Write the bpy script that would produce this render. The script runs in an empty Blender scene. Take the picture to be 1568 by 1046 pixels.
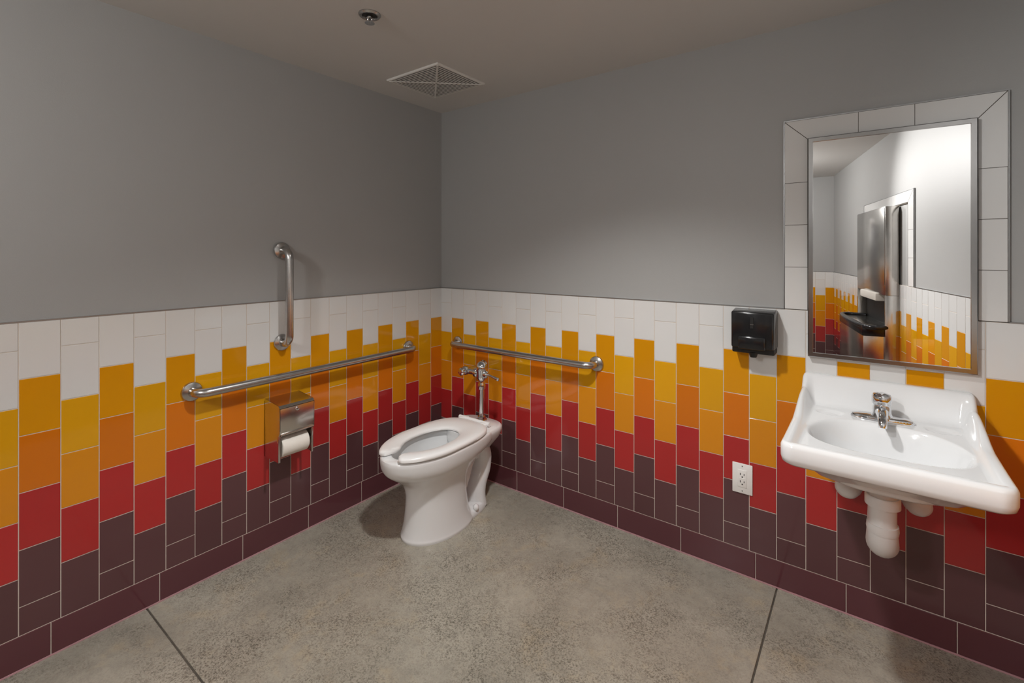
import bpy, bmesh, math, random
from mathutils import Vector, Matrix, Quaternion
random.seed(7)
S=bpy.context.scene
S.view_settings.view_transform='Standard'
S.view_settings.look='None'

# ------------------------------------------------------------------ materials
def mat(name,color,rough=0.5,metal=0.0,island=0.0,noise=None,bump=None,coat=0.0,spec=0.5):
    m=bpy.data.materials.new(name); m.use_nodes=True
    nt=m.node_tree; N=nt.nodes; L=nt.links
    p=N['Principled BSDF']
    p.inputs['Base Color'].default_value=(*color,1)
    p.inputs['Roughness'].default_value=rough
    p.inputs['Metallic'].default_value=metal
    p.inputs['Coat Weight'].default_value=coat
    p.inputs['Coat Roughness'].default_value=0.06
    p.inputs['Specular IOR Level'].default_value=spec
    tc=N.new('ShaderNodeTexCoord')
    if island or noise:
        hsv=N.new('ShaderNodeHueSaturation'); hsv.inputs['Color'].default_value=(*color,1)
        val=None
        if island:
            g=N.new('ShaderNodeNewGeometry')
            mr=N.new('ShaderNodeMapRange'); mr.inputs['To Min'].default_value=1-island; mr.inputs['To Max'].default_value=1+island
            L.new(g.outputs['Random Per Island'],mr.inputs['Value']); val=mr.outputs['Result']
        if noise:
            sc,amt=noise
            n=N.new('ShaderNodeTexNoise'); n.inputs['Scale'].default_value=sc; n.inputs['Detail'].default_value=4
            L.new(tc.outputs['Object'],n.inputs['Vector'])
            m2=N.new('ShaderNodeMapRange'); m2.inputs['To Min'].default_value=1-amt; m2.inputs['To Max'].default_value=1+amt
            m2.inputs['From Min'].default_value=.3; m2.inputs['From Max'].default_value=.7
            L.new(n.outputs['Fac'],m2.inputs['Value'])
            if val is not None:
                mm=N.new('ShaderNodeMath'); mm.operation='MULTIPLY'
                L.new(val,mm.inputs[0]); L.new(m2.outputs['Result'],mm.inputs[1]); val=mm.outputs[0]
            else: val=m2.outputs['Result']
        L.new(val,hsv.inputs['Value']); L.new(hsv.outputs['Color'],p.inputs['Base Color'])
    if bump:
        sc,st=bump
        n=N.new('ShaderNodeTexNoise'); n.inputs['Scale'].default_value=sc; n.inputs['Detail'].default_value=3
        L.new(tc.outputs['Object'],n.inputs['Vector'])
        b=N.new('ShaderNodeBump'); b.inputs['Strength'].default_value=st; b.inputs['Distance'].default_value=0.002
        L.new(n.outputs['Fac'],b.inputs['Height']); L.new(b.outputs['Normal'],p.inputs['Normal'])
    return m

def srgb(r,g,b):
    f=lambda c:(c/255/12.92 if c/255<=.04045 else ((c/255+.055)/1.055)**2.4)
    return (f(r),f(g),f(b))

M_paint=mat('wall_paint',srgb(162,162,161),.5,noise=(1.2,.02),bump=(260,.12))
M_ceil=mat('ceiling_paint',srgb(206,204,201),.8,noise=(1.0,.02),bump=(260,.1))
M_grout=mat('grout',srgb(208,198,188),.9,bump=(400,.3))
tb=(9,.05)
M_white=mat('tile_white',srgb(216,216,215),.09,island=.02,bump=tb)
M_yA=mat('tile_amber',srgb(210,142,14),.07,island=.05,bump=tb)
M_yB=mat('tile_yellow',srgb(216,156,20),.07,island=.04,bump=tb)
M_oA=mat('tile_orange',srgb(208,114,18),.07,island=.05,bump=tb)
M_oB=mat('tile_light_orange',srgb(214,138,22),.07,island=.05,bump=tb)
M_red=mat('tile_red',srgb(172,44,44),.07,island=.08,bump=tb)
M_dark=mat('tile_maroon',srgb(92,60,63),.08,island=.07,bump=tb)
M_base=mat('tile_base_maroon',srgb(94,54,60),.10,island=.05,bump=tb)
M_pink=mat('caulk',srgb(190,146,152),.7,noise=(20,.1))
M_porc=mat('white_porcelain',srgb(226,227,228),.09,noise=(3,.01),coat=.3)
M_seat=mat('white_plastic_seat',srgb(236,236,236),.22,noise=(3,.01))
M_pvc=mat('white_pvc',srgb(228,228,228),.35,noise=(8,.02))
M_chrome=mat('chrome',(.70,.71,.73),.07,1.0,noise=(5,.02))
M_steel=mat('brushed_steel',(.52,.51,.50),.26,1.0,noise=(30,.05),bump=(300,.05))
M_steel2=mat('stainless_sheet',(.66,.64,.61),.2,1.0,noise=(12,.05),bump=(180,.05))
M_frame=mat('mirror_frame_steel',(.40,.395,.39),.2,1.0,noise=(30,.04))
M_edge=mat('trim_metal',(.36,.36,.36),.35,1.0,noise=(30,.04))
M_mirror=mat('mirror_glass',(.98,.98,.98),.0,1.0,noise=(1,.002))
M_black=mat('black_plastic',(.012,.012,.013),.14,noise=(10,.1))
M_blackm=mat('black_matte_plastic',(.006,.006,.006),.5,noise=(10,.1))  # plain matte black for dispenser parts and the towel opening
M_bag=mat('black_bag',(.01,.01,.012),.2,noise=(10,.1),bump=(25,.9))
M_paper=mat('paper_roll',srgb(236,232,224),.9,bump=(120,.2))
M_kraft=mat('cardboard',srgb(150,120,90),.9,noise=(30,.1))
M_plate=mat('outlet_plastic',srgb(240,240,238),.3,noise=(9,.01))
M_slot=mat('slot_dark',(.02,.02,.02),.5,noise=(9,.1))
M_vent=mat('vent_white',srgb(222,220,216),.5,noise=(9,.02))
M_ventd=mat('vent_inside',(.03,.03,.03),.8,noise=(9,.1))
M_joint=mat('joint_dust',srgb(84,78,70),.95,noise=(30,.25))
M_door=mat('door_paint',srgb(120,122,124),.4,noise=(3,.03))
M_water=mat('water',srgb(200,205,205),.02,noise=(3,.01))
M_emit=bpy.data.materials.new('lamp_lens'); M_emit.use_nodes=True
_p=M_emit.node_tree.nodes['Principled BSDF']; _p.inputs['Emission Color'].default_value=(1,.97,.93,1); _p.inputs['Emission Strength'].default_value=6

def concrete():
    m=bpy.data.materials.new('concrete_floor'); m.use_nodes=True
    nt=m.node_tree; N=nt.nodes; L=nt.links; p=N['Principled BSDF']
    tc=N.new('ShaderNodeTexCoord')
    def noise(s,d=5,r=.6,dist=0):
        n=N.new('ShaderNodeTexNoise'); n.inputs['Scale'].default_value=s; n.inputs['Detail'].default_value=d; n.inputs['Roughness'].default_value=r; n.inputs['Distortion'].default_value=dist
        L.new(tc.outputs['Object'],n.inputs['Vector']); return n
    def ramp(src,p0,c0,p1,c1):
        r=N.new('ShaderNodeValToRGB'); L.new(src,r.inputs['Fac'])
        r.color_ramp.elements[0].position=p0; r.color_ramp.elements[0].color=(*c0,1)
        r.color_ramp.elements[1].position=p1; r.color_ramp.elements[1].color=(*c1,1); return r.outputs['Color']
    def mix(f,a,b,mode='MIX'):
        x=N.new('ShaderNodeMixRGB'); x.blend_type=mode
        if isinstance(f,float): x.inputs['Fac'].default_value=f
        else: L.new(f,x.inputs['Fac'])
        L.new(a,x.inputs['Color1'])
        if isinstance(b,tuple): x.inputs['Color2'].default_value=(*b,1)
        else: L.new(b,x.inputs['Color2'])
        return x.outputs['Color']
    base=ramp(noise(1.7,5,.6,.5).outputs['Fac'],.35,srgb(150,145,133),.66,srgb(174,169,156))
    b=noise(6,7,.72,.3)
    tan=ramp(b.outputs['Fac'],.54,(0,0,0),.72,(.5,.5,.5))
    c1=mix(tan,base,srgb(182,163,130))
    gr=ramp(noise(23,6,.75).outputs['Fac'],.46,(0,0,0),.68,(.4,.4,.4))
    c2=mix(gr,c1,srgb(128,124,115))
    c=noise(170,3,.75)
    sp=ramp(c.outputs['Fac'],.38,(.35,.34,.32),.54,(1.05,1.05,1.05))
    pock=ramp(noise(4,5,.65).outputs['Fac'],.42,(.25,.25,.25),.6,(1,1,1))
    c3=N.new('ShaderNodeMixRGB'); c3.blend_type='MULTIPLY'
    L.new(pock,c3.inputs['Fac']); L.new(c2,c3.inputs['Color1']); L.new(sp,c3.inputs['Color2'])
    L.new(c3.outputs['Color'],p.inputs['Base Color'])
    rr=N.new('ShaderNodeMapRange'); rr.inputs['From Min'].default_value=.3; rr.inputs['From Max'].default_value=.7; rr.inputs['To Min'].default_value=.18; rr.inputs['To Max'].default_value=.42
    L.new(b.outputs['Fac'],rr.inputs['Value']); L.new(rr.outputs['Result'],p.inputs['Roughness'])
    bp=N.new('ShaderNodeBump'); bp.inputs['Strength'].default_value=.25; bp.inputs['Distance'].default_value=.002
    L.new(c.outputs['Fac'],bp.inputs['Height']); L.new(bp.outputs['Normal'],p.inputs['Normal'])
    return m
M_conc=concrete()

# ------------------------------------------------------------------ mesh builder
def catmull(pts,sub):
    P=[Vector(p) for p in pts]; out=[]
    for i in range(len(P)-1):
        p0=P[max(i-1,0)];p1=P[i];p2=P[i+1];p3=P[min(i+2,len(P)-1)]
        for k in range(sub):
            t=k/sub
            out.append(.5*((2*p1)+(-p0+p2)*t+(2*p0-5*p1+4*p2-p3)*t*t+(-p0+3*p1-3*p2+p3)*t**3))
    out.append(P[-1]); return out

class B:
    def __init__(s,name): s.name=name; s.v=[]; s.f=[]; s.m=[]; s.mats=[]
    def mi(s,m):
        if m not in s.mats: s.mats.append(m)
        return s.mats.index(m)
    def add(s,vs,fs,m,xf=None):
        o=len(s.v); s.v+= [ (xf@Vector(v) if xf else Vector(v)) for v in vs]
        k=s.mi(m)
        for f in fs: s.f.append([i+o for i in f]); s.m.append(k)
    def bm(s,bm,m,xf=None):
        bm.verts.index_update()
        s.add([v.co.copy() for v in bm.verts],[[v.index for v in f.verts] for f in bm.faces],m,xf); bm.free()
    def box(s,lo,hi,m,bev=0,seg=2,xf=None,taper=None):
        bm=bmesh.new(); bmesh.ops.create_cube(bm,size=1)
        c=[(lo[i]+hi[i])/2 for i in range(3)]; d=[abs(hi[i]-lo[i]) for i in range(3)]
        for v in bm.verts: v.co=Vector([c[i]+v.co[i]*d[i] for i in range(3)])
        if taper:
            for v in bm.verts: v.co=Vector(taper(v.co))
        if bev: bmesh.ops.bevel(bm,geom=bm.edges[:],offset=bev,segments=seg,profile=.5,affect='EDGES')
        s.bm(bm,m,xf)
    def rings(s,rings,m,cap0=True,cap1=True,closed=True,xf=None):
        n=len(rings[0]); vs=[p for r in rings for p in r]; fs=[]
        for i in range(len(rings)-1):
            for j in range(n if closed else n-1):
                k=(j+1)%n; fs.append([i*n+j,i*n+k,(i+1)*n+k,(i+1)*n+j])
        if cap0: fs.append(list(range(n))[::-1])
        if cap1: fs.append([(len(rings)-1)*n+j for j in range(n)])
        s.add(vs,fs,m,xf)
    def sweep(s,path,rad,m,seg=20,sub=0,sx=1.0,cap=True):
        if sub: 
            if isinstance(rad,(list,tuple)):
                rr=[p.x for p in catmull([(r,0,0) for r in rad],sub)]
            else: rr=None
            path=catmull(path,sub)
            if rr: rad=rr
        P=[Vector(p) for p in path]
        if not isinstance(rad,(list,tuple)): rad=[rad]*len(P)
        T=[]
        for i in range(len(P)):
            a=P[max(i-1,0)];b=P[min(i+1,len(P)-1)]; T.append((b-a).normalized())
        up=Vector((0,0,1)) if abs(T[0].z)<.9 else Vector((1,0,0))
        nrm=(up-up.dot(T[0])*T[0]).normalized(); R=[]
        for i in range(len(P)):
            if i: nrm=(nrm-nrm.dot(T[i])*T[i]).normalized()
            bn=T[i].cross(nrm); ring=[]
            for k in range(seg):
                a=2*math.pi*k/seg; d=(nrm*math.cos(a)+bn*math.sin(a))*rad[i]; d.x*=sx
                ring.append(P[i]+d)
            R.append(ring)
        s.rings(R,m,cap,cap)
    def cyl(s,a,b,r,m,r2=None,seg=28): s.sweep([a,b],[r,r if r2 is None else r2],m,seg)
    def lathe(s,prof,o,ax,m,seg=32):
        ax=Vector(ax).normalized(); q=Vector((0,0,1)).rotation_difference(ax); o=Vector(o)
        R=[[o+q@Vector((max(r,1e-5)*math.cos(2*math.pi*k/seg),max(r,1e-5)*math.sin(2*math.pi*k/seg),h)) for k in range(seg)] for r,h in prof]
        s.rings(R,m,True,True)
    def sphere(s,c,r,m,sc=(1,1,1)):
        bm=bmesh.new(); bmesh.ops.create_uvsphere(bm,u_segments=24,v_segments=14,radius=r)
        for v in bm.verts: v.co=Vector((c[0]+v.co.x*sc[0],c[1]+v.co.y*sc[1],c[2]+v.co.z*sc[2]))
        s.bm(bm,m)
    def done(s,smooth=True,angle=35,fix=True,xf=None):
        me=bpy.data.meshes.new(s.name)
        lo=[min(v[i] for v in s.v) for i in range(3)]; hi=[max(v[i] for v in s.v) for i in range(3)]
        c=Vector([(lo[i]+hi[i])/2 for i in range(3)])
        if xf: c=Vector((0,0,0))
        me.from_pydata([v-c for v in s.v],[],s.f)
        for m in s.mats: me.materials.append(m)
        me.polygons.foreach_set('material_index',s.m)
        if fix:
            bm=bmesh.new(); bm.from_mesh(me); bmesh.ops.recalc_face_normals(bm,faces=bm.faces); bm.to_mesh(me); bm.free()
        me.polygons.foreach_set('use_smooth',[smooth]*len(me.polygons))
        if smooth: me.set_sharp_from_angle(angle=math.radians(angle))
        me.update()
        o=bpy.data.objects.new(s.name,me); S.collection.objects.link(o)
        if xf: o.matrix_world=xf
        else: o.location=c
        return o

# ------------------------------------------------------------------ room
CH=2.5; YB=-5.1
XR=3.17; KS=.21
def xr(y): return XR+KS*y
uo=Vector((-KS,-1,0)).normalized()
no=Vector((uo.y,-uo.x,0)).normalized()   # into the room (-x)
LO=abs(YB)/abs(uo.y)
WALLS={ 'left':(Vector((0,0,0)),Vector((0,-1,0)),Vector((1,0,0)),abs(YB),0),
        'right':(Vector((0,0,0)),Vector((1,0,0)),Vector((0,-1,0)),XR,1),
        'side':(Vector((XR,0,0)),uo,no,LO,0),
        'rear':(Vector((0,YB,0)),Vector((1,0,0)),Vector((0,1,0)),xr(YB),0)}
def obox(b,w,u0,u1,z0,z1,d0,d1,m,inset=0,jit=0):
    P,u,n,L,par=w; Z=Vector((0,0,1))
    def pt(a,z,d): return P+u*a+Z*z+n*d
    i=inset
    j=[random.uniform(-jit,jit) for _ in range(2)]
    v=[pt(u0,z0,d0),pt(u1,z0,d0),pt(u1,z1,d0),pt(u0,z1,d0)]
    dm=d1-i*.8
    if i:
        v+=[pt(u0,z0,dm),pt(u1,z0,dm),pt(u1,z1,dm),pt(u0,z1,dm)]
        v+=[pt(u0+i,z0+i,d1-j[0]-j[1]),pt(u1-i,z0+i,d1+j[0]-j[1]),pt(u1-i,z1-i,d1+j[0]+j[1]),pt(u0+i,z1-i,d1-j[0]+j[1])]
        f=[[0,1,5,4],[1,2,6,5],[2,3,7,6],[3,0,4,7],[4,5,9,8],[5,6,10,9],[6,7,11,10],[7,4,8,11],[8,9,10,11],[3,2,1,0]]
    else:
        v+=[pt(u0,z0,d1),pt(u1,z0,d1),pt(u1,z1,d1),pt(u0,z1,d1)]
        f=[[0,1,5,4],[1,2,6,5],[2,3,7,6],[3,0,4,7],[4,5,6,7],[3,2,1,0]]
    b.add(v,f,m)

# ceiling
b=B('ceiling'); b.box((-.1,YB-.1,CH),(XR+.2,.1,CH+.1),M_ceil); b.done(False)
# floor slabs with control joints (x=2.12, y=-1.74)
b=B('floor'); g=.003
xs=[(-.1,2.12-g),(2.12+g,XR+.2)]; ys=[(YB-.1,-1.74-g),(-1.74+g,.1)]
for x0,x1 in xs:
    for y0,y1 in ys:
        b.box((x0,y0,-.08),(x1,y1,0),M_conc,.0025,2)
b.box((-.1,YB-.1,-.1),(XR+.2,.1,-.004),M_joint)
b.done(False)

# walls with their tile wainscot ------------------------------------------------
W=.1115; H=.2045; TOP=1.25; BASE=.125; G=.0030
DEP=.010; GD=.0087
for k,w in WALLS.items():
    P,u,n,L,par=w
    b=B('wall_'+k)
    if k=='rear':
        obox(b,w,-.1,.5,0,CH,-.1,0,M_paint); obox(b,w,1.42,L+.1,0,CH,-.1,0,M_paint); obox(b,w,.5,1.42,2.1,CH,-.1,0,M_paint)
    else: obox(b,w,0 if k=='side' else -.1,L+.1,0,CH,-.1,0,M_paint)
    skips=[(.42,1.50)] if k=='rear' else []
    segs=[(0,L)] if not skips else [(0,.42),(1.50,L)]
    for s0,s1 in segs: obox(b,w,s0,s1,BASE-.01,TOP,0,GD,M_grout)
    i=0
    while i*W<L-.01:
        u0=i*W; u1=min((i+1)*W,L); half=((i+par)%2==1)
        z=TOP; seq=[M_white]
        hs=[H]
        if half: seq=[M_white,M_white]; hs=[H/2,H]
        seq+=[M_yB if half else M_yA, M_oB if half else M_oA, M_red]+[M_dark]*3
        hs+=[H]*6
        if not any(u0<s1-1e-4 and u1>s0+1e-4 for s0,s1 in skips):
            for mm,h in zip(seq,hs):
                z1=z; z0=max(z-h,BASE)
                if z0-BASE<.012: z0=BASE
                if z1-z0>.012:
                    a=u0 if u0>0 else DEP*.5
                    obox(b,w,a+G/2,u1-G/2,z0+G/2,z1-G/2,.002,DEP,mm,.0010,.00025)
                z=z0
                if z<=BASE+1e-4: break
        i+=1
    b.done(False)
    # base tiles
    b=B('baseboard_'+k); BL=.339
    for s0,s1 in segs:
        obox(b,w,s0,s1,0,BASE-.0101,0,GD,M_grout); obox(b,w,s0,s1,0.0005,.006,GD,.0125,M_pink)
    i=0
    while i*BL<L-.01:
        u0=i*BL; u1=min((i+1)*BL,L)
        for s0,s1 in segs:
            a=max(u0,s0); c=min(u1,s1)
            if c-a>.02: obox(b,w,a+G/2+(.004 if a==0 else 0),c-G/2,.006,BASE-G/2,.002,DEP+.001,M_base,.002,.0002)
        i+=1
    b.done(False)
    # edge trim
    b=B('trim_'+k)
    if k=='right': tr=[(0,2.150),(2.845,L)]
    elif k=='side': tr=[(0,2.16),(3.62,L)]
    else: tr=segs
    for s0,s1 in tr: obox(b,w,s0,s1,TOP,TOP+.004,0,DEP+.0015,M_edge)
    b.done(False)

# white tile surrounds
def surround(name,w,uL,uR,iL,iR,zi,zo,zb):
    b=B(name); P,u,n,L,par=w; Z=Vector((0,0,1))
    def pt(a,z,d): return P+u*a+Z*z+n*d
    def prism(poly,m,d0,d1):
        nn=len(poly); v=[pt(a,z,d0) for a,z in poly]+[pt(a,z,d1) for a,z in poly]
        f=[list(range(nn,2*nn)),list(range(nn))[::-1]]+[[i,(i+1)%nn,nn+(i+1)%nn,nn+i] for i in range(nn)]
        b.add(v,f,m)
    g=.0009
    dk=M_joint
    obox(b,w,uL,iL+.01,zb,zo,0,GD,dk); obox(b,w,iR-.01,uR,zb,zo,0,GD,dk); obox(b,w,iL,iR,zi-.01,zo,0,GD,dk)
    z=zb; h=(zi-zb)/round((zi-zb)/.205)
    while z<zi-h-.01:
        for a,c in((uL,iL),(iR,uR)): obox(b,w,a+g,c-g,z+g,z+h-g,.002,DEP,M_white,.0012,.0002)
        z+=h
    prism([(uL+g,z+g),(iL-g,z+g),(iL-g,zi-g),(uL+g,zo-g*3)],M_white,.002,DEP)
    prism([(iR+g,z+g),(uR-g,z+g),(uR-g,zo-g*3),(iR+g,zi-g)],M_white,.002,DEP)
    n3=3; d=(iR-iL)/n3
    for i in range(n3):
        a=iL+i*d; c=a+d
        a2=uL+g*3 if i==0 else a+g; c2=uR-g*3 if i==n3-1 else c-g
        prism([((a if i else iL)+g,zi+g),(c-g,zi+g),(c2,zo-g),(a2,zo-g)],M_white,.002,DEP)
    e=.004
    obox(b,w,uL-e,uL,zb,zo+e,0,DEP+.0015,M_edge); obox(b,w,uR,uR+e,zb,zo+e,0,DEP+.0015,M_edge); obox(b,w,uL,uR,zo,zo+e,0,DEP+.0015,M_edge)
    b.done(False)
surround('trim_mirror_tile_border',WALLS['right'],2.150,2.845,2.237,2.768,1.992,2.078,1.2521)
surround('trim_dispenser_tile_border',WALLS['side'],2.18,3.60,2.30,3.48,1.88,1.965,1.2521)

# door on the rear wall
b=B('door_1')
b.box((.56,YB-.06,.01),(1.36,YB-.02,2.04),M_door,.003)
for lo,hi in (((.501,YB-.1,0),(.555,YB+.02,2.099)),((1.365,YB-.1,0),(1.419,YB+.02,2.099)),((.501,YB-.1,2.045),(1.419,YB+.02,2.099))): b.box(lo,hi,M_steel,.002)
b.cyl((1.29,YB-.02,1.0),(1.29,YB+.04,1.0),.012,M_steel); b.cyl((1.29,YB+.04,1.0),(1.17,YB+.04,1.0),.01,M_steel)
b.lathe([(.03,0),(.03,.006),(.0,.006)],(1.29,YB-.02,1.0),(0,1,0),M_steel)
b.done()

# ------------------------------------------------------------------ grab bars
def grab_bar(p0,p1,n,off=.078,r=.0195):
    p0=Vector(p0);p1=Vector(p1);n=Vector(n);d=(p1-p0).normalized()
    b=B('grab_bar'); R=.045
    path=[p0,p0+n*(off-R)]
    for a in range(1,9):
        t=a/8*math.pi/2; path.append(p0+n*(off-R)+n*R*math.sin(t)+d*R*(1-math.cos(t)))
    e=[p1,p1+n*(off-R)]
    for a in range(1,9):
        t=a/8*math.pi/2; e.append(p1+n*(off-R)+n*R*math.sin(t)-d*R*(1-math.cos(t)))
    b.sweep(path+e[::-1],r,M_steel,24)
    for p in(p0,p1):
        b.lathe([(.0,0),(.043,0),(.043,.004),(.040,.009),(.030,.013),(.021,.015),(.019,.02)],p,n,M_steel)
    return b.done()
d0=.0106
grab_bar((d0,-1.575,.877),(d0,-.318,.877),(1,0,0))
grab_bar((.172,-d0,.88),(1.232,-d0,.88),(0,-1,0))
grab_bar((d0,-1.165,1.036),(d0,-1.165,1.512),(1,0,0))

# ------------------------------------------------------------------ toilet
CX=.54
def egg(z,hw,yf,yc,yb,n=56,pf=2.0,pb=2.4,cx=CX):
    r=[]
    for k in range(n):
        a=2*math.pi*k/n; c=math.cos(a); s_=math.sin(a)
        p=pf if c>0 else pb
        x=hw*math.copysign(abs(s_)**(2/p),s_); L=(yc-yf) if c>0 else (yb-yc)
        y=yc-math.copysign(abs(c)**(2/p),c)*L
        r.append(Vector((cx+x,y,z)))
    return r
def loft(spec,sub=4,**kw):
    out=[]
    P=[list(s) for s in spec]
    for i in range(len(P)-1):
        p0=P[max(i-1,0)];p1=P[i];p2=P[i+1];p3=P[min(i+2,len(P)-1)]
        for k in range(sub):
            t=k/sub
            q=[.5*((2*b_)+(-a_+c_)*t+(2*a_-5*b_+4*c_-d_)*t*t+(-a_+3*b_-3*c_+d_)*t**3) for a_,b_,c_,d_ in zip(p0,p1,p2,p3)]
            out.append(egg(*q,**kw))
    out.append(egg(*P[-1],**kw)); return out
b=B('toilet')
spec=[(0,.154,-.790,-.56,-.35),(.012,.155,-.792,-.56,-.35),(.03,.150,-.785,-.56,-.36),(.08,.140,-.773,-.57,-.38),(.16,.131,-.765,-.57,-.39),
 (.23,.130,-.766,-.57,-.39),(.29,.142,-.790,-.58,-.37),(.335,.160,-.84,-.59,-.31),(.365,.178,-.882,-.60,-.25),(.385,.188,-.902,-.60,-.20),(.41,.194,-.915,-.60,-.155),(.44,.196,-.920,-.60,-.14),(.455,.195,-.919,-.60,-.14)]
R=loft(spec,4)
R+=[egg(.462,.192,-.917,-.60,-.145),egg(.465,.186,-.91,-.6,-.152),egg(.465,.14,-.865,-.61,-.40),egg(.462,.134,-.858,-.61,-.405),egg(.45,.131,-.853,-.61,-.41)]
R+=loft([(.44,.135,-.86,-.61,-.405),(.40,.134,-.855,-.61,-.41),(.34,.115,-.82,-.60,-.42),(.29,.085,-.76,-.59,-.44),(.25,.055,-.69,-.58,-.47),(.235,.02,-.62,-.58,-.53)],3)
b.rings(R,M_porc,True,True)
b.rings([egg(.285,.082,-.755,-.59,-.445),egg(.286,.082,-.755,-.59,-.445)],M_water)
b.rings([egg(0,.122,-.70,-.48,-.215,pb=3),egg(.01,.124,-.70,-.48,-.212,pb=3),egg(.03,.118,-.70,-.48,-.22,pb=3),egg(.042,.1,-.69,-.48,-.235,pb=3)],M_porc)
b.sweep([(CX,-.62,.12),(CX,-.50,.13),(CX,-.43,.2),(CX,-.37,.31),(CX,-.29,.355),(CX,-.225,.30),(CX,-.222,.21),(CX,-.262,.13),(CX,-.28,.07),(CX,-.28,.01)],
        [.07,.068,.062,.06,.062,.060,.058,.058,.062,.068],M_porc,28,5,sx=1.5)
b.rings(loft([(.28,.05,-.36,-.27,-.19),(.34,.09,-.40,-.27,-.16),(.40,.14,-.44,-.28,-.135),(.44,.158,-.44,-.28,-.128),(.460,.157,-.44,-.28,-.128),(.469,.150,-.44,-.28,-.136)],3,pb=3.5),M_porc)
for sx in(-1,1): b.sphere((CX+sx*.112,-.37,.045),.017,M_porc,(1,1,1.1))
def eggpt(a,hw,yf,yc,yb,pb=2.2):
    c=math.cos(a); s_=math.sin(a); p=2.0 if c>0 else pb
    x=hw*math.copysign(abs(s_)**(2/p),s_); L=(yc-yf) if c>0 else (yb-yc)
    return Vector((CX+x,yc-math.copysign(abs(c)**(2/p),c)*L,0))
rings=[]; n=72; ga=.30
for k in range(n+1):
    a=ga+(2*math.pi-2*ga)*k/n
    o=eggpt(a,.197,-.925,-.62,-.27,3.4); i=eggpt(a,.110,-.80,-.62,-.43,2.2)
    e=min(k,n-k)/3.0; sh=1 if e>=1 else math.sqrt(max(0,1-(1-e)**2))
    mid=(o+i)/2; o2=mid+(o-mid)*(.55+.45*sh); i2=mid+(i-mid)*(.55+.45*sh)
    zb=.470; r=[]
    for f,zz in((0,.004),(0,.014),(.04,.021),(.14,.0255),(.5,.026),(.86,.022),(.96,.017),(1,.012),(1,.004),(.95,0),(.05,0)):
        p=o2.lerp(i2,f); r.append(Vector((p.x,p.y,zb+zz)))
    rings.append(r)
b.rings(rings,M_seat,True,True)
b.cyl((CX-.12,-.258,.486),(CX+.12,-.258,.486),.012,M_seat)
for sx in(-.085,.085): b.box((CX+sx-.022,-.285,.463),(CX+sx+.022,-.232,.494),M_seat,.006)
b.done(angle=50)

# flush valve
b=B('toilet_flush_valve')
vx,vy=CX,-.19
b.lathe([(.0,.4695),(.034,.4695),(.034,.475),(.026,.480),(.024,.494),(.020,.497),(.0165,.50),(.0165,.66),(.022,.662),(.024,.675),(.024,.69),(.020,.70),(.020,.715),(.028,.725),(.032,.74),(.033,.775),(.036,.78),(.036,.80),(.033,.808),(.025,.822),(.012,.83),(0,.832)],(vx,vy,0),(0,0,1),M_chrome)
b.cyl((vx,vy,.755),(vx-.06,vy,.755),.019,M_chrome); b.lathe([(0,0),(.024,0),(.027,.004),(.027,.022),(.024,.026),(0,.026)],(vx-.03,vy,.755),(-1,0,0),M_chrome)
b.cyl((vx-.06,vy,.755),(vx-.125,vy,.755),.0165,M_chrome)
b.lathe([(0,-.034),(.018,-.034),(.022,-.028),(.026,-.015),(.029,0),(.026,.015),(.022,.028),(.0,.03)],(vx-.135,vy,.755),(0,1,0),M_chrome)
b.cyl((vx-.135,vy,.755),(vx-.135,-.012,.755),.0155,M_chrome)
b.lathe([(0,0),(.034,0),(.034,.004),(.02,.016),(.015,.018)],(vx-.135,-.0106,.755),(0,-1,0),M_chrome)
b.lathe([(0,0),(.020,0),(.024,.004),(.024,.018),(.016,.026),(0,.028)],(vx-.135,vy-.025,.755),(0,-1,0),M_chrome)
b.lathe([(0,0),(.022,0),(.022,.018),(.014,.026),(.0,.028)],(vx+.026,vy,.755),(1,0,0),M_chrome)
b.sweep([(vx+.05,vy,.755),(vx+.08,vy-.003,.752),(vx+.13,vy-.006,.742)],[.007,.007,.010],M_chrome,16,4)
b.sphere((vx+.132,vy-.006,.742),.011,M_chrome)
b.done()

# ------------------------------------------------------------------ paper holder
b=B('toilet_paper_dispenser')
x0=.0106; y0,y1=-1.252,-1.072; D=.15
b.box((x0,y0,.475),(x0+.004,y1,.755),M_steel2)
def cheek(y,t):
    poly=[(x0,.475),(x0+.132,.475),(x0+.138,.48),(x0+.138,.60),(x0+D,.63),(x0+D,.74),(x0+D-.012,.752),(x0,.765)]
    v=[(a,y,z) for a,z in poly]+[(a,y+t,z) for a,z in poly]; n=len(poly)
    b.add(v,[list(range(n)),list(range(n,2*n))[::-1]]+[[i,(i+1)%n,n+(i+1)%n,n+i] for i in range(n)],M_steel2)
cheek(y0,.003); cheek(y1-.003,.003)
b.box((x0+D-.003,y0,.612),(x0+D,y1,.742),M_steel2,.001)
v=[(x0,y0,.765),(x0+D-.012,y0,.752),(x0+D,y0,.741),(x0,y1,.765),(x0+D-.012,y1,.752),(x0+D,y1,.741)]
b.add(v+[(p[0],p[1],p[2]-.003) for p in v],[[0,1,4,3],[1,2,5,4],[6,7,10,9],[7,8,11,10],[0,3,9,6],[2,5,11,8]],M_steel2)
b.box((x0+D-.001,y0+.004,.608),(x0+D+.006,y1-.004,.617),M_steel2,.002)
for y in(y0-.001,y1-.009): b.box((x0+.126,y,.475),(x0+.139,y+.010,.605),M_steel2,.001)
b.lathe([(0,0),(.009,0),(.009,.003),(.007,.004),(0,.004)],(x0+D,-1.163,.722),(1,0,0),M_chrome)
b.box((x0+D+.0035,-1.1665,.7205),(x0+D+.0048,-1.1595,.7235),M_slot)
b.done(angle=30)
b=B('toilet_paper_roll')
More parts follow.
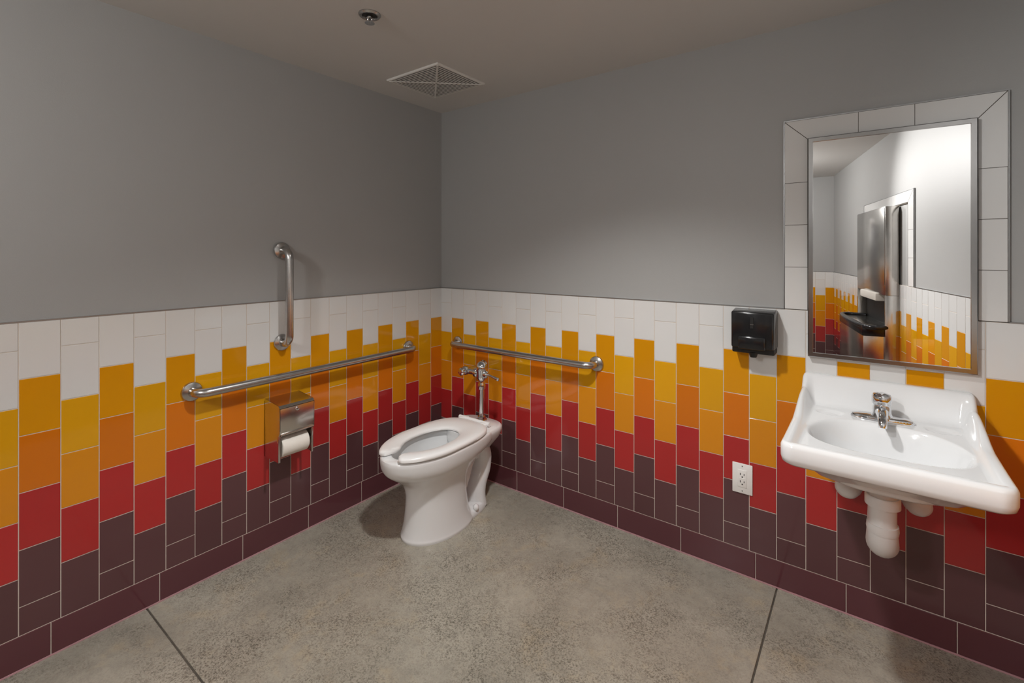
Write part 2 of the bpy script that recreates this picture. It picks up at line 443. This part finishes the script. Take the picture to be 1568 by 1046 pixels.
yy0,yy1=-1.232,-1.094; RZ=.538; RR=.054
R=[]
for r,y in((.02,yy0),(RR-.003,yy0),(RR,yy0+.003),(RR,yy1-.003),(RR-.003,yy1),(.02,yy1)):
    R.append([Vector((.105+r*math.cos(2*math.pi*k/40),y,RZ+r*math.sin(2*math.pi*k/40))) for k in range(40)])
b.rings(R,M_paper,False,False)
b.cyl((.105,yy0-.001,RZ),(.105,yy1+.001,RZ),.0195,M_kraft); b.cyl((.105,y0+.004,RZ),(.105,y1-.004,RZ),.008,M_steel2)
b.done()

# ------------------------------------------------------------------ soap dispenser
b=B('soap_dispenser')
sx0,sx1=1.945,2.125
def tp(c):
    x,y,z=c
    if y<-.06: x=2.035+(x-2.035)*.95; 
    if y<-.06 and z>1.15: z-=.008
    return (x,y,z)
b.box((sx0,-.105,1.075),(sx1,-.0106,1.245),M_black,.008,3,taper=tp)
b.box((sx0+.004,-.085,1.05),(sx1-.004,-.0106,1.08),M_blackm,.006,2)
b.box((sx0+.035,-.116,1.072),(sx1-.035,-.095,1.13),M_black,.007,3)
b.box((2.028,-.1072,1.165),(2.042,-.1045,1.215),M_blackm,.001,1)
b.box((2.028,-.1085,1.182),(2.042,-.1065,1.184),M_steel)
b.lathe([(0,0),(.013,0),(.016,.01),(.02,.022),(.0,.022)],(2.035,-.07,1.033),(0,0,1),M_blackm)
b.done()

# outlet
b=B('wall_outlet'); ox0,ox1,oz0,oz1=1.936,2.022,.383,.521; om=(ox0+ox1)/2
b.box((ox0,-.0158,oz0),(ox1,-.0106,oz1),M_plate,.0022,2)
b.box((om-.02,-.0175,.412),(om+.02,-.015,.492),M_plate,.001)
for zc in(.435,.469):
    for dx,h in((-.008,.010),(.008,.008)): b.box((om+dx-.0015,-.0179,zc-h/2+.003),(om+dx+.0015,-.0172,zc+h/2+.003),M_slot)
    b.lathe([(0,0),(.003,0),(.003,.0006),(0,.0006)],(om,-.0173,zc-.009),(0,-1,0),M_slot)
b.box((om-.012,-.0185,.4505),(om-.001,-.017,.4545),M_plate,.0004); b.box((om+.001,-.0185,.4505),(om+.012,-.017,.4545),M_plate,.0004)
for z in(.395,.509): b.lathe([(0,0),(.0035,0),(.0025,.001),(0,.001)],(om,-.0155,z),(0,-1,0),M_edge)
b.done()

# ------------------------------------------------------------------ mirror
b=B('wall_mirror')
mx0,mx1,mz0,mz1=2.240,2.764,1.058,1.990; fw=.018; yb=-.0106; yf=-.040
b.box((mx0+.004,yf+.012,mz0+.004),(mx1-.004,yb,mz1-.004),M_edge)
b.box((mx0+fw-.003,yf+.0075,mz0+fw-.003),(mx1-fw+.003,yf+.009,mz1-fw+.003),M_mirror)
def fr(po,pi):
    v=[(x,yb,z) for x,z in po]+[(x,yf+.003,z) for x,z in po]+[(x+(.003 if x<2.5 else -.003),yf,z+(.003 if z<1.5 else -.003)) for x,z in po]+[(x,yf,z) for x,z in pi]+[(x,yf+.0075,z) for x,z in pi]
    f=[]
    for i in range(4):
        j=(i+1)%4; f+=[[i,j,4+j,4+i],[4+i,4+j,8+j,8+i],[8+i,8+j,12+j,12+i],[12+i,12+j,16+j,16+i]]
    b.add(v,f,M_frame)
fr([(mx0,mz0),(mx1,mz0),(mx1,mz1),(mx0,mz1)],[(mx0+fw,mz0+fw),(mx1-fw,mz0+fw),(mx1-fw,mz1-fw),(mx0+fw,mz1-fw)])
b.done(False)

# ------------------------------------------------------------------ sink
SX=2.490; SD=.598; yk=-.0110
def sm(a,b_,x):
    t=max(0,min(1,(x-a)/(b_-a))); return t*t*(3-2*t)
def topz(x,y,hw):
    d=-y
    z=.888-.026*sm(.1,SD,d)
    z+=.098*(1-sm(.030,.085,d))
    side=hw-abs(x)
    z+=.050*(1-sm(.08,.34,d))*(1-sm(.012,.05,side))*sm(.03,.085,d)
    rim=min(side,SD-d)
    z-=.016*sm(.022,.055,rim)*sm(.06,.10,d)
    by=(d-.355)/(.142 if d>.355 else .150); hx=.228
    if by<0: hx=.228-.045*min(1,-by)
    bx=x/hx
    r=(abs(bx)**3.0+abs(by)**2.6)**(1/2.8)
    z-=.145*(1-sm(.66,1.0,r))
    z-=.010*(1-min(1,r))
    lx=(abs(x)-.165)/.055; ly=(d-.165)/.035
    rl=math.sqrt(lx*lx+ly*ly); z-=.008*(1-sm(.5,1,rl))
    return z
N=120; vs=[]; fs=[]; RC=.042
def plan(s,t):
    y=yk+(-SD-yk)*t
    hw=.267+.020*t
    x=s*hw
    dx=abs(x)-(hw-RC); dy=-y-(SD-RC)
    if dx>0 and dy>0:
        l=math.hypot(dx,dy); k=max(dx,dy)/l; nx=(hw-RC)+dx*k; ny=(SD-RC)+dy*k
        x=math.copysign(nx,x); y=-ny
    y-=.003*(1-s*s)*t
    return x,y,hw
for j in range(N+1):
    for i in range(N+1):
        s_=-1+2*i/N; t=j/N
        x,y,hw=plan(s_,t); 
        e=min((1-abs(s_))*hw,(1-t)*SD)
        z=topz(x,y,hw)
        q=.014
        if e<q: z-=q-math.sqrt(max(0,q*q-(q-e)**2))
        vs.append((SX+x,y,z))
for j in range(N):
    for i in range(N):
        a=j*(N+1)+i; fs.append([a,a+1,a+N+2,a+N+1])
b=B('wall_mounted_sink')
bd=[i for i in range(N+1)]+[j*(N+1)+N for j in range(1,N+1)]+[N*(N+1)+i for i in range(N-1,-1,-1)]+[j*(N+1) for j in range(N-1,0,-1)]
edge=[Vector(vs[i]) for i in bd]
cen=Vector((SX,-.27,0))
levels=[]
for inset,zt in((.0,.812),(.004,.795),(.012,.787),(.03,.784)):
    levels.append([Vector((p.x+(cen.x-p.x)*inset/.28,yk if p.y>-.02 else p.y+(cen.y-p.y)*inset/.28,min(zt,p.z))) for p in edge])
levels.append([Vector((SX+(p.x-SX)*.80,yk if p.y>-.02 else yk+(p.y-yk)*.84,.768)) for p in edge])
levels.append([Vector((SX+(p.x-SX)*.66,yk if p.y>-.02 else yk+(p.y-yk)*.76,.725)) for p in edge])
levels.append([Vector((SX+(p.x-SX)*.40,yk-.1 if p.y>-.02 else yk-.1+(p.y-yk)*.5,.692)) for p in edge])
ring_i=[bd]
for lv in levels:
    ring_i.append(list(range(len(vs),len(vs)+len(lv)))); vs+=lv
for a,c in zip(ring_i[:-1],ring_i[1:]):
    n=len(a)
    for i in range(n):
        j=(i+1)%n; fs.append([a[i],a[j],c[j],c[i]])
fs.append(ring_i[-1])
b.add(vs,fs,M_porc)
dz=topz(0,-.35,.27)
b.lathe([(0,0),(.026,0),(.028,.002),(.026,.004),(.016,.003),(.0,.003)],(SX,-.35,dz),(0,0,1),M_chrome)
for k in range(6):
    a=k*math.pi/3; b.cyl((SX+.011*math.cos(a),-.35+.011*math.sin(a),dz+.0028),(SX+.011*math.cos(a),-.35+.011*math.sin(a),dz+.0038),.003,M_slot,seg=10)
b.done(angle=60)

# faucet (low centre-set, single cap handle with short lever)
b=B('sink_faucet'); fz=.868; fy=-.155; FX=2.487
R=[]
for k_,z in((1,fz-.004),(1,fz+.010),(.95,fz+.016),(.80,fz+.020)):
    R.append([Vector((FX+k_*.096*math.copysign(abs(math.cos(a))**.8,math.cos(a)),fy+k_*.030*math.copysign(abs(math.sin(a))**.8,math.sin(a)),z)) for a in [2*math.pi*q/48 for q in range(48)]])
b.rings(R,M_chrome)
b.lathe([(0,0),(.036,0),(.034,.010),(.029,.020),(.028,.042),(.026,.046),(.026,.050),(.030,.052),(.031,.060),(.031,.080),(.027,.088),(.014,.092),(0,.093)],(FX,fy,fz+.012),(0,0,1),M_chrome)
b.sweep([(FX,fy+.005,fz+.098),(FX-.004,fy-.025,fz+.104),(FX-.008,fy-.058,fz+.108)],[.010,.008,.007],M_chrome,14,4)
b.sweep([(FX,fy,fz+.032),(FX,fy-.04,fz+.040),(FX,fy-.085,fz+.036),(FX,fy-.115,fz+.024),(FX,fy-.122,fz+.008)],[.022,.020,.016,.014,.013],M_chrome,20,5)
b.done()

# P-trap with white safety covers
b=B('sink_drain_trap')
ty=-.27; TX=2.487
b.cyl((TX,ty,.700),(TX,ty,.62),.042,M_pvc,.042); b.lathe([(.0,0),(.052,0),(.052,.03),(.048,.036),(0,.036)],(TX,ty,.60),(0,0,1),M_pvc)
b.sweep([(TX,ty,.62),(TX,ty,.55),(TX,ty+.005,.48),(TX,ty+.045,.445),(TX,ty+.09,.47),(TX,ty+.105,.53),(TX,ty+.15,.57),(TX,ty+.2,.575),(TX,-.013,.575)],[.042,.041,.046,.049,.046,.043,.041,.04,.04],M_pvc,26,6)
b.lathe([(0,0),(.046,0),(.048,.012),(.046,.03),(0,.03)],(TX,ty,.505),(0,0,1),M_pvc)
b.lathe([(0,0),(.058,0),(.056,.006),(.045,.016)],(TX,-.0110,.575),(0,-1,0),M_pvc)
b.done(angle=50)
for xx,sg in((2.384,-1),(2.590,1)):
    b=B('sink_supply_valve')
    b.cyl((xx,-.012,.575),(xx,-.07,.575),.024,M_pvc)
    b.lathe([(0,0),(.036,0),(.034,.008),(.02,.012)],(xx,-.0110,.575),(0,-1,0),M_pvc)
    b.lathe([(0,-.045),(.026,-.045),(.038,-.034),(.042,-.010),(.042,.018),(.036,.034),(.022,.044),(0,.046)],(xx,-.105,.572),(sg*.35,-1,0),M_pvc)
    b.sweep([(xx,-.10,.59),(xx,-.10,.65),(xx,-.11,.70),(xx,-.12,.755)],[.024,.020,.016,.012],M_pvc,16,5)
    b.done(angle=50)

# ------------------------------------------------------------------ ceiling items
b=B('ceiling_exhaust_vent')
vx0,vx1,vy0,vy1=.222,.640,-.662,-.278; cx=(vx0+vx1)/2; cy=(vy0+vy1)/2; hx=(vx1-vx0)/2; hy=(vy1-vy0)/2
zt=CH
def sq(k,z): return [Vector((cx-k*hx,cy-k*hy,z)),Vector((cx+k*hx,cy-k*hy,z)),Vector((cx+k*hx,cy+k*hy,z)),Vector((cx-k*hx,cy+k*hy,z))]
b.rings([sq(1,zt),sq(1,zt-.006),sq(.98,zt-.010),sq(.93,zt-.010),sq(.93,zt-.004)],M_vent,False,False)
b.rings([sq(.95,zt-.003),sq(.95,zt-.001)],M_ventd)
k=.895
while k>.10:
    b.rings([sq(k,zt-.0105),sq(k-.044,zt-.0105),sq(k-.044,zt-.0090),sq(k,zt-.0090),sq(k,zt-.0105)],M_vent,False,False)
    k-=.088
for sx_,sy_ in((1,1),(-1,1),(1,-1),(-1,-1)):
    a=Vector((cx,cy,0)); c=Vector((cx+sx_*hx*.94,cy+sy_*hy*.94,0)); d=(c-a).normalized(); p=Vector((-d.y,d.x,0))*.005
    v=[a-p,a+p,c+p,c-p]; v=[(q.x,q.y,zt-.0125) for q in v]+[(q.x,q.y,zt-.008) for q in v]
    b.add(v,[[0,1,2,3],[4,5,6,7],[0,1,5,4],[1,2,6,5],[2,3,7,6],[3,0,4,7]],M_vent)
b.done(False)
b=B('fire_sprinkler'); px,py=.772,-1.184
b.lathe([(.030,0),(.046,0),(.046,-.004),(.040,-.010),(.032,-.008),(.030,-.0005)],(px,py,CH),(0,0,1),M_steel)
b.lathe([(0,-.0005),(.032,-.0005),(.032,-.002),(0,-.002)],(px,py,CH),(0,0,1),M_slot)
b.lathe([(0,0),(.013,0),(.013,-.014),(.009,-.018),(0,-.018)],(px,py,CH-.001),(0,0,1),M_chrome)
for s_ in(-1,1): b.sweep([(px+s_*.012,py,CH-.014),(px+s_*.016,py,CH-.026),(px+s_*.004,py,CH-.036)],.0028,M_chrome,10,4)
b.cyl((px,py,CH-.016),(px,py,CH-.034),.0025,M_slot)
b.lathe([(0,0),(.020,0),(.020,-.0015),(0,-.0015)],(px,py,CH-.036),(0,0,1),M_chrome)
b.done()

# ------------------------------------------------------------------ towel dispenser / waste unit on the side wall
P,u,n,L,par=WALLS['side']
XF=Matrix(((u.x,n.x,0,P.x),(u.y,n.y,0,P.y),(0,0,1,0),(0,0,0,1)))
b=B('paper_towel_dispenser')
U0,U1=2.50,3.42; D=.10; y_=.0112
b.box((U0,y_,1.16),(U1,D,1.87),M_steel2,.003)
b.box((U0,y_,.45),(U0+.02,D,1.16),M_steel2,.002); b.box((U1-.02,y_,.45),(U1,D,1.16),M_steel2,.002)
b.box((U0+.02,y_,.90),(U1-.02,.03,1.16),M_blackm)
b.box((U0+.012,D,1.24),(U1-.012,D+.004,1.86),M_steel2,.002)
b.box((U0+.2,.03,1.10),(U1-.2,D+.02,1.165),M_paper,.01)
b.box((U0+.02,y_,.45),(U1-.02,.24,.90),M_steel2,.004)
b.sweep([(U0+.04,.04,.905),(U0+.04,.235,.905),(U1-.04,.235,.905),(U1-.04,.04,.905)],.018,M_bag,12,6)
b.box((U0+.02,.22,.83),(U1-.02,.25,.92),M_bag,.012,2); b.box((U0+.01,.03,.83),(U0+.035,.25,.92),M_bag,.010,2)
b.done(angle=40,xf=XF)

# ------------------------------------------------------------------ lights
def lamp_fixture(x,y,name='main_or_added_downlight'):
    b=B(name)
    b.lathe([(.072,0),(.095,0),(.095,-.003),(.088,-.007),(.072,-.004)],(x,y,CH),(0,0,1),M_vent)
    b.lathe([(0,-.001),(.073,-.001),(.073,-.003),(0,-.003)],(x,y,CH),(0,0,1),M_emit)
    b.done()
def spot(x,y,E,ang,blend,col,r=.06,aim=None):
    l=bpy.data.lights.new('main_or_added_spot','SPOT'); l.energy=E; l.spot_size=math.radians(ang); l.spot_blend=blend; l.color=col; l.shadow_soft_size=r
    o=bpy.data.objects.new('main_or_added_spot',l); o.location=(x,y,CH-.07)
    if aim: o.rotation_euler=(Vector(aim)-o.location).to_track_quat('-Z','Y').to_euler()
    S.collection.objects.link(o)
WC=(1.0,.985,.965)
lamp_fixture(1.6,-1.22); spot(1.6,-1.22,114,124,.75,WC,.055)
lamp_fixture(1.45,-2.55); spot(1.45,-2.55,150,82,.9,WC,.06,aim=(2.75,-1.75,1.75))  # added fixture and spot, brighten the side wall reflected in the mirror
# added unseen dome and lamp, brighten the ceiling and the mirrored side wall
b=B('added_dome_light')
b.lathe([(0,0),(.17,0),(.17,-.02),(.155,-.022)],(1.2,-3.5,CH),(0,0,1),M_vent)
b.lathe([(.155,-.02),(.15,-.04),(.12,-.065),(.07,-.083),(0,-.09)],(1.2,-3.5,CH),(0,0,1),M_emit)
b.done()
l=bpy.data.lights.new('added_dome_fill','POINT'); l.energy=50; l.color=WC; l.shadow_soft_size=.1
o=bpy.data.objects.new('added_dome_fill',l); o.location=(1.2,-3.5,CH-.22); S.collection.objects.link(o)

w=bpy.data.worlds.new('World'); S.world=w; w.use_nodes=True
w.node_tree.nodes['Background'].inputs[0].default_value=(.6,.62,.65,1); w.node_tree.nodes['Background'].inputs[1].default_value=.3

# ------------------------------------------------------------------ camera
c=bpy.data.cameras.new('camera'); c.sensor_width=36; c.sensor_fit='HORIZONTAL'; c.lens=726/1568*36; c.shift_y=-(522.7-387)/1568; c.clip_start=.02
o=bpy.data.objects.new('camera',c); o.location=(2.442,-2.419,1.5); o.rotation_euler=(math.radians(90),0,math.radians(36.81)); S.collection.objects.link(o)
S.camera=o
